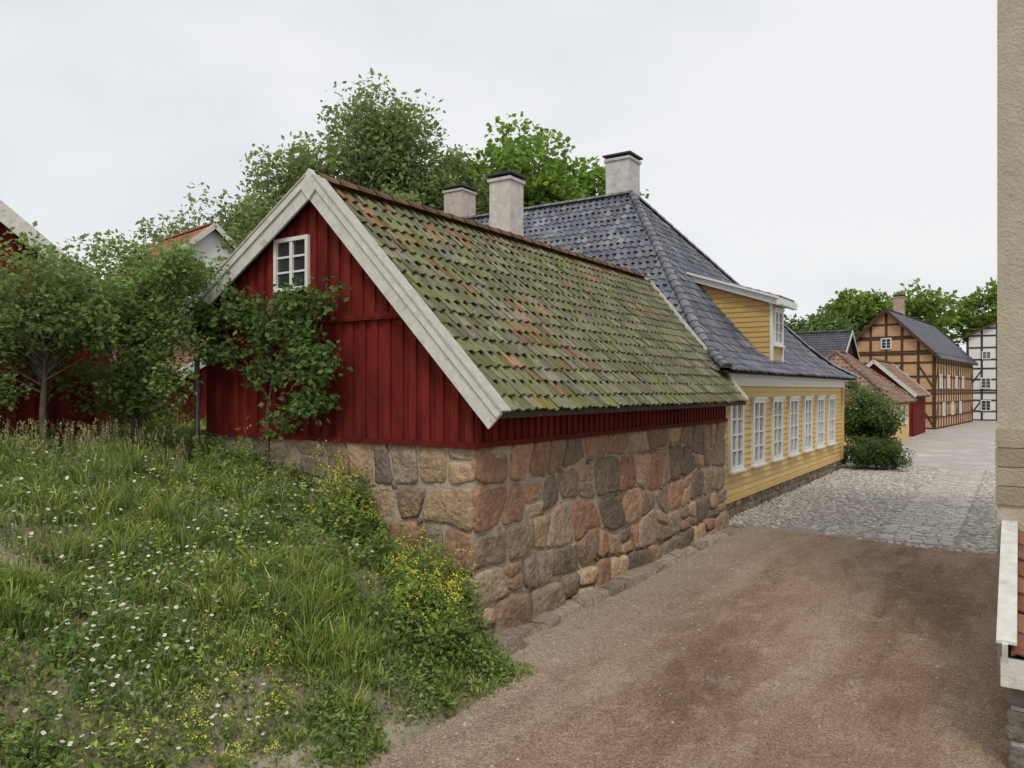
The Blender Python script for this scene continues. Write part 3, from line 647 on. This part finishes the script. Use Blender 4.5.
tree('birch_tree',(-28.7,31.3,1),[(-28.9,31.0,13.8,4.5,3.6,5.4),(-32.0,27.6,12.2,3.8,2.8,3.8),(-26.8,33.0,12.6,3.6,2.8,3.8),(-34.5,25.5,10.6,3,2.4,2.6),(-29.5,30.4,16.4,2.6,2.2,2.8),(-36.5,23.5,9.6,2.4,2.4,2.2)],360,120,.3,1.0,1,(.25,.32,.13),m_birch,.35,zs=1.2,asp=.3,shell=.5)
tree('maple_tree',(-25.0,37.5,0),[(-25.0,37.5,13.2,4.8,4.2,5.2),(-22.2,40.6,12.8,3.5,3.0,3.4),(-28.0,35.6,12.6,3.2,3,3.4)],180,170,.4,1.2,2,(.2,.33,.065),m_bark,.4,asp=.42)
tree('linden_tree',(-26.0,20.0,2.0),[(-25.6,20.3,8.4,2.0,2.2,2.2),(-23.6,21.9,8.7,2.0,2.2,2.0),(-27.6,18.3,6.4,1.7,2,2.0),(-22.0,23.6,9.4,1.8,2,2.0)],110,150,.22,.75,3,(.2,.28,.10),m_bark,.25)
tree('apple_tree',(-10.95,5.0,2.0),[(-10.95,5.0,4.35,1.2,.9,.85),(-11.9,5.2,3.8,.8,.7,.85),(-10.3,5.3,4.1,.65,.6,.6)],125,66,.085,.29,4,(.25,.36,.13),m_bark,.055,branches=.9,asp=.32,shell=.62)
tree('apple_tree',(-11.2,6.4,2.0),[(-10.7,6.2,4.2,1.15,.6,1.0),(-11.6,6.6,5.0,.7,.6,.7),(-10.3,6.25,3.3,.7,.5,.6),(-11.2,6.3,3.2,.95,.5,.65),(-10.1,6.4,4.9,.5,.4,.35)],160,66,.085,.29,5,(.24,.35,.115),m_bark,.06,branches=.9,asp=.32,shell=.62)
tree('apple_tree',(-12.6,4.0,2.1),[(-12.4,4.2,4.0,1.1,.8,.9),(-11.9,4.4,3.3,.9,.6,.7)],90,62,.085,.29,6,(.23,.34,.12),m_bark,.055,branches=.9,asp=.32,shell=.65)
tree('background_tree',(-12,105,0),[(-12,105,11.5,5.5,4,4.2),(-17,104,11.5,4,4,3.8)],60,110,.7,1.7,7,(.2,.31,.07),m_bark,.4)
tree('background_tree',(-4,112,0),[(-4,112,12,6,4,4),(3,110,13.5,6,4,4)],80,110,.7,1.7,8,(.2,.31,.06),m_bark,.4)
tree('background_tree',(-26,95,0),[(-25,95,8.6,7,4,3.4),(-20,96,9,4,4,3)],70,100,.7,1.7,9,(.13,.2,.07),m_bark,.4)
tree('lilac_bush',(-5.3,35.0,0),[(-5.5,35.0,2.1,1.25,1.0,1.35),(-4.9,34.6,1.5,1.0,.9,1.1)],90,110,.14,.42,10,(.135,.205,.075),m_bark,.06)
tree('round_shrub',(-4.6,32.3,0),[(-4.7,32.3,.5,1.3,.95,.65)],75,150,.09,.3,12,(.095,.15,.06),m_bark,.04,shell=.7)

rs=np.random.RandomState(40); mb=MB(); yb=7.13
br=[[(-8.96,2.0),(-8.93,2.8),(-8.9,3.25),(-8.93,4.1),(-9.0,4.45)],[(-8.92,2.95),(-9.3,3.35),(-9.75,3.75),(-10.15,4.2),(-10.45,4.35)],[(-8.92,3.1),(-8.5,3.45),(-8.15,3.75),(-7.85,4.2),(-7.5,4.35)],
 [(-8.93,2.7),(-8.5,2.75),(-8.1,2.95),(-7.7,2.95)],[(-8.9,3.6),(-9.3,4.1),(-9.6,4.4)],[(-8.9,3.7),(-8.5,4.1),(-8.3,4.4)],[(-8.15,3.75),(-7.8,3.6),(-7.6,3.2)],[(-9.75,3.75),(-10.1,3.7),(-10.4,3.75)]]
for b in br:
    mb.tube([(x,yb+rs.uniform(-.05,.03),z) for x,z in b],list(np.linspace(.035 if b is br[0] else .022,.008,len(b))),6,0)
CC=[]
wts=[(0,.7),(1,1.0),(2,1.35),(3,1.0),(4,1.1),(5,1.1),(6,1.2),(7,.3)]
for bi,wt in wts:
    b=np.array(br[bi]); n=int(20*wt)
    for k in range(n):
        t=(rs.rand()**.65)*(len(b)-1); i=int(min(t,len(b)-2)); p=b[i]+(b[i+1]-b[i])*(t-i)
        if bi==0 and p[1]<3.4: 
            if rs.rand()<.75: continue
        CC.append((p[0]+rs.randn()*.12,yb-.05-rs.rand()*.2,p[1]+rs.randn()*.10,rs.uniform(.7,1.3)))
for c in CC:
    n=rs.randint(16,32); q=rs.randn(n,3)*A(.09,.06,.08); leaves(mb,A(*c[:3])+q,.10,1,leafcols(n,A(.13,.21,.07)*c[3],rs),rs,up=.1,asp=.36,dirb=A(0,-.5,-.2))
mb.obj('espalier_pear_tree',[m_bark,m_leaf])

# ---- grass
def grass(n,xr,yr,hs=1,wid=.0075,seed=1,mask=True,tuft=.5):
    rs=np.random.RandomState(seed); x=rs.uniform(*xr,n); y=rs.uniform(*yr,n)
    nt_=int((xr[1]-xr[0])*(yr[1]-yr[0])*22); tx=rs.uniform(*xr,nt_);ty=rs.uniform(*yr,nt_); tid=rs.randint(0,nt_,n); ist=rs.rand(n)<tuft
    ox,oy=rs.randn(n)*.045,rs.randn(n)*.045
    x=np.where(ist,tx[tid]+ox,x); y=np.minimum(np.where(ist,ty[tid]+oy,y),yr[1])
    th=rs.uniform(.5,2.0,nt_)[tid]; tc=rs.rand(nt_)[tid]
    t=-4.6-x; m=fbm(x,y,1.3,20); m2=fbm(x,y,.7,30)
    keep=rs.rand(n)<np.clip((m-.38)*5,.1,1)*np.clip((t+.22)*2.5,.0,1) if mask else rs.rand(n)<1
    x,y,m,m2,t,ist,th,tc,ox,oy=[q[keep] for q in (x,y,m,m2,t,ist,th,tc,ox,oy)]; n=len(x); z=H(x,y)
    tall=np.clip(fbm(x,y,.55,44)*2.2-.75,0,1)
    h=hs*(.04+.09*m+.13*tall)*rs.uniform(.4,1.35,n)*np.clip(.5+t,.5,1)*np.where(ist,th,.8)
    w=wid*rs.uniform(.6,1.4,n); an=rs.uniform(0,6.283,n); s=np.stack([np.cos(an),np.sin(an),0*an],1); an2=np.where(ist,np.arctan2(oy,ox)+rs.randn(n)*.5,rs.uniform(0,6.283,n)); ln=rs.uniform(.1,.8,n)
    l=np.stack([np.cos(an2),np.sin(an2),0*an2],1)*(ln*h)[:,None]; B=np.stack([x,y,z-.01],1); up=np.stack([0*h,0*h,h],1)
    mid=B+up*.6+l*.3; tip=B+up*(1-.25*ln)[:,None]+l
    V=np.stack([B-s*w[:,None],B+s*w[:,None],mid+s*(w*.8)[:,None],mid-s*(w*.8)[:,None],tip],1)
    a=np.arange(n)*5
    g=A(.20,.30,.062)[None]*np.ones((n,1)); yl=A(.42,.44,.12); st=A(.58,.50,.28); bl=A(.15,.25,.085)
    k=np.where(ist,(tc>.7)*.7,0)[:,None]; g=g*(1-k)+bl*k
    k=np.clip(m2*1.8-.45+np.where(ist,(tc<.35)*.5,0),0,1)[:,None]*rs.rand(n,1); c=g*(1-k)+yl*k
    k=(rs.rand(n,1)<(.06+.4*np.clip(m2*2.4-1.2,0,1)+.28*np.clip(.5-(m-.33)*4,0,1))[:,None])*.85; c=c*(1-k)+st*k
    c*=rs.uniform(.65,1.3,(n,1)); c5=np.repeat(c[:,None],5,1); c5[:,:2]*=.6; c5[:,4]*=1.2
    mb=MB(); F4=np.stack([a,a+1,a+2,a+3],1); F3=np.stack([a+3,a+2,a+4],1)
    mb.add(V.reshape(-1,3),F4,0,c5.reshape(-1,3)); mb.L.append((F3).ravel()); mb.S.append(np.full(n,3)); mb.M.append(np.zeros(n)); mb.SM.append(np.zeros(n,bool))
    return mb
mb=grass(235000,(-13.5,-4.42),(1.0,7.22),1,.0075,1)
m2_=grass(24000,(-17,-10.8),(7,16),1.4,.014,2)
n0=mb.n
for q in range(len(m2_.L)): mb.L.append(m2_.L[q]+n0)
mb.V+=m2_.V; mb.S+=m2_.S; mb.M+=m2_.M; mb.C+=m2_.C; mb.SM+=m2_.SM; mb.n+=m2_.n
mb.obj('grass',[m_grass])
rs=np.random.RandomState(77); mb=MB(); CS=[];CL=[];SZ=[]
HUE=[(.18,.29,.065),(.25,.36,.085),(.14,.25,.08),(.29,.37,.14),(.35,.41,.12),(.2,.29,.15)]
for k in range(3400):
    x=rs.uniform(-12.5,-4.5); y=rs.uniform(1.5,7.2); m=float(fbm(x,y,.8,50))
    if rs.rand()>np.clip((m-.28)*3.5,0.12,1): continue
    hh=rs.uniform(.04,.2)*(2.1 if (m>.54 and rs.rand()<.5) else 1)*np.clip(.5+(-4.6-x),.25,1); n=rs.randint(12,36); rr=rs.uniform(.04,.12)
    cx=x+rs.randn(n)*rr; cy=np.minimum(y+rs.randn(n)*rr,7.2); cz=H(cx,cy)+rs.rand(n)*hh
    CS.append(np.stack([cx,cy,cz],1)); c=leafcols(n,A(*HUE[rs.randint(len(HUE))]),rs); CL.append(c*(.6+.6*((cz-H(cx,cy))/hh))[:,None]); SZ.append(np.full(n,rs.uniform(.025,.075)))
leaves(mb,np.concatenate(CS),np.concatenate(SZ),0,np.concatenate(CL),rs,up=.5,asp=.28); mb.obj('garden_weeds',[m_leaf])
def flowering(name,plants,seed,petc,hr,ncl,psz,dens,leafc,pw=(5,9)):
    rs=np.random.RandomState(seed); mb=MB()
    for (x,y,r,ns) in plants:
        for s in range(ns):
            a=rs.uniform(0,6.28); q=r*math.sqrt(rs.rand()); bx,by=x+q*math.cos(a),y+q*math.sin(a)
            if by>7.2: by=7.2-rs.rand()*.1
            h=rs.uniform(*hr); bz=float(H(bx,by)); tx,ty=bx+rs.randn()*.08*h*2,by+rs.randn()*.08*h*2
            p0=A(bx,by,bz-.02);p2=A(tx,ty,bz+h);p1=(p0+p2)/2+A(rs.randn()*.02,rs.randn()*.02,0)
            mb.tube([p0,p1,p2],[.004,.003,.002],3,0,(.2,.3,.1))
            n=int(dens*rs.uniform(.6,1.4)); t=rs.rand(n,1); C=p0+(p2-p0)*t*.85+rs.randn(n,3)*A(.05,.05,.03)*(h+.2)
            if n: leaves(mb,C,.06+.05*h,0,leafcols(n,leafc,rs),rs,asp=.2)
            for b in range(ncl):
                c=p2+rs.randn(3)*A(.05,.05,.06)*(h+.3) if ncl>1 else p2
                m=rs.randint(*pw) if ncl>1 else 1
                if ncl>1:
                    C=c+rs.randn(m,3)*.014; leaves(mb,C,psz,1,np.tile(A(*petc),(m,1))*rs.uniform(.75,1.1,(m,1)),rs,up=.8,asp=.5)
                else:
                    k=8; nn=nrm(A(rs.randn()*.35,rs.randn()*.35,1)); u=nrm(np.cross(nn,A(1,.3,.1))); v=np.cross(nn,u)
                    V=[c]+[c+(u*math.cos(6.283*i/k)+v*math.sin(6.283*i/k))*psz*(1 if i%2 else .75)+nn*.002 for i in range(k)]
                    mb.add(V,[(0,i+1,(i+1)%k+1) for i in range(k)],1,petc)
                    V=[c+nn*.004]+[c+nn*.005+(u*math.cos(6.283*i/5)+v*math.sin(6.283*i/5))*psz*.3 for i in range(5)]
                    mb.add(V,[(0,i+1,(i+1)%5+1) for i in range(5)],1,(.6,.4,.03))
    return mb.obj(name,[m_leaf,m_petal])
YC=(.8,.72,.1)
flowering('yellow_rapeseed_flowers',[(-5.75,6.75,.45,46),(-5.35,6.4,.42,32),(-6.1,6.95,.35,14),(-7.15,6.95,.35,28),(-7.6,7.0,.3,12),(-5.2,5.9,.35,10),(-8.9,6.9,.4,6),(-6.7,6.0,.5,5)],3,YC,(.35,.85),5,.018,24,(.24,.33,.09),(4,8))
flowering('yellow_bedstraw_flowers',[(-5.5,4.15,.45,20),(-5.15,3.7,.4,14),(-6.0,4.6,.45,12),(-5.3,3.2,.4,12),(-6.6,5.2,.5,10),(-8.0,5.3,.5,10),(-7.2,4.4,.6,8)],13,(.72,.7,.16),(.12,.35),6,.015,16,(.26,.34,.09),(3,7))
pl=[(-6.4,3.8,.55,80),(-7.4,3.9,.65,65),(-7.1,5.1,.5,60),(-8.2,3.8,.5,45),(-6.0,3.3,.4,40),(-8.8,5.0,.6,35),(-6.9,4.4,.4,45),(-5.6,3.0,.4,25)]+[(rs.uniform(-10,-5.2),rs.uniform(2,6.8),.35,7) for _ in range(36)]
flowering('white_daisies',pl,4,(.82,.82,.78),(.1,.34),1,.02,3,(.18,.26,.09))
rs=np.random.RandomState(90); mb=MB()
for (x,y,r,h,n) in ((-5.6,6.9,.5,.8,2600),(-5.2,6.3,.45,.5,1700),(-6.3,6.95,.4,.6,1300),(-7.1,7.0,.45,.6,1400),(-8.4,7.05,.4,.3,400),(-9.5,7.0,.6,.35,700),(-10.3,6.9,.5,.4,700),(-4.85,6.7,.34,.25,800),(-5.15,7.0,.3,.3,500),(-4.8,5.6,.35,.2,500),(-4.8,4.6,.35,.15,400)):
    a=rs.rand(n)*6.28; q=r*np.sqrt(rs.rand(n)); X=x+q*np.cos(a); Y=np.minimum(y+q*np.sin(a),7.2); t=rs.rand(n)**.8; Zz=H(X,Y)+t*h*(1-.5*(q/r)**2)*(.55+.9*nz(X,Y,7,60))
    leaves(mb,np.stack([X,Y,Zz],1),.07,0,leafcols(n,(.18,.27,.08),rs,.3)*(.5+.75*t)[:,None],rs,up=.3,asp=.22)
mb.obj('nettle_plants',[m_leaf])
rs=np.random.RandomState(91); mb=MB()
for k in range(220):
    x=rs.uniform(-12.6,-9.0); y=rs.uniform(4.2,6.9)
    if rs.rand()<.4: x=-9.9+rs.randn()*.5; y=5.0+rs.randn()*.5
    z=float(H(x,y)); h=rs.uniform(.25,.6); p=A(x,y,z); q=p+A(rs.randn()*.1,rs.randn()*.1,h); mb.tube([p,(p+q)/2+rs.randn(3)*.01,q],[.004,.003,.002],3,0,(.42,.38,.2))
    n=10; leaves(mb,q-A(0,0,1)*rs.rand(n,1)*.14+rs.randn(n,3)*.012,.035,0,np.tile(A(.48,.42,.24),(n,1))*rs.uniform(.7,1.2,(n,1)),rs,asp=.2,dirb=A(0,0,1.5))
mb.obj('tall_dry_grass',[m_grass])

# ================= light
w=bpy.data.worlds.new('World'); scn.world=w; w.use_nodes=True; nt=w.node_tree; bg=nt.nodes['Background']; N=nt.nodes.new; K=nt.links.new
sky=N('ShaderNodeTexSky'); sky.sky_type='NISHITA'; sky.sun_disc=False; sky.sun_elevation=math.radians(52); sky.sun_rotation=math.radians(150); sky.air_density=1; sky.dust_density=3
tc=N('ShaderNodeTexCoord'); mp=N('ShaderNodeMapping'); mp.inputs['Scale'].default_value=(1,1,2.2); K(tc.outputs['Generated'],mp.inputs[0])
no=N('ShaderNodeTexNoise'); no.inputs['Scale'].default_value=1.6; no.inputs['Detail'].default_value=6; no.inputs['Roughness'].default_value=.5; K(mp.outputs[0],no.inputs['Vector'])
cr=N('ShaderNodeValToRGB'); cr.color_ramp.elements[0].position=.3; cr.color_ramp.elements[0].color=(6.8,7.25,7.8,1); cr.color_ramp.elements[1].position=.58; cr.color_ramp.elements[1].color=(8.9,8.95,9.05,1); K(no.outputs[0],cr.inputs[0])
mx=N('ShaderNodeMixRGB'); mx.inputs[0].default_value=.92; K(sky.outputs[0],mx.inputs[1]); K(cr.outputs[0],mx.inputs[2]); K(mx.outputs[0],bg.inputs['Color']); bg.inputs['Strength'].default_value=.104
sd=bpy.data.lights.new('sun','SUN'); sd.energy=1.5; sd.angle=math.radians(15); sd.color=(1,.95,.87); so=bpy.data.objects.new('sun',sd); scn.collection.objects.link(so)
el,az=math.radians(52),math.radians(150)
dirv=Vector((math.sin(az)*math.cos(el),math.cos(az)*math.cos(el),math.sin(el))); so.rotation_euler=dirv.to_track_quat('Z','Y').to_euler(); so.location=dirv*50
# ================= camera
cd=bpy.data.cameras.new('camera'); co=bpy.data.objects.new('camera',cd); scn.collection.objects.link(co); scn.camera=co
cd.lens=26.72; cd.sensor_width=36; cd.sensor_fit='HORIZONTAL'; cd.shift_y=.0059; cd.clip_end=3000; cd.clip_start=.1
co.location=(0,0,3.1); co.rotation_euler=(math.radians(90),0,math.radians(33.76))
scn.view_settings.view_transform='Standard'; scn.view_settings.look='None'; scn.view_settings.exposure=0
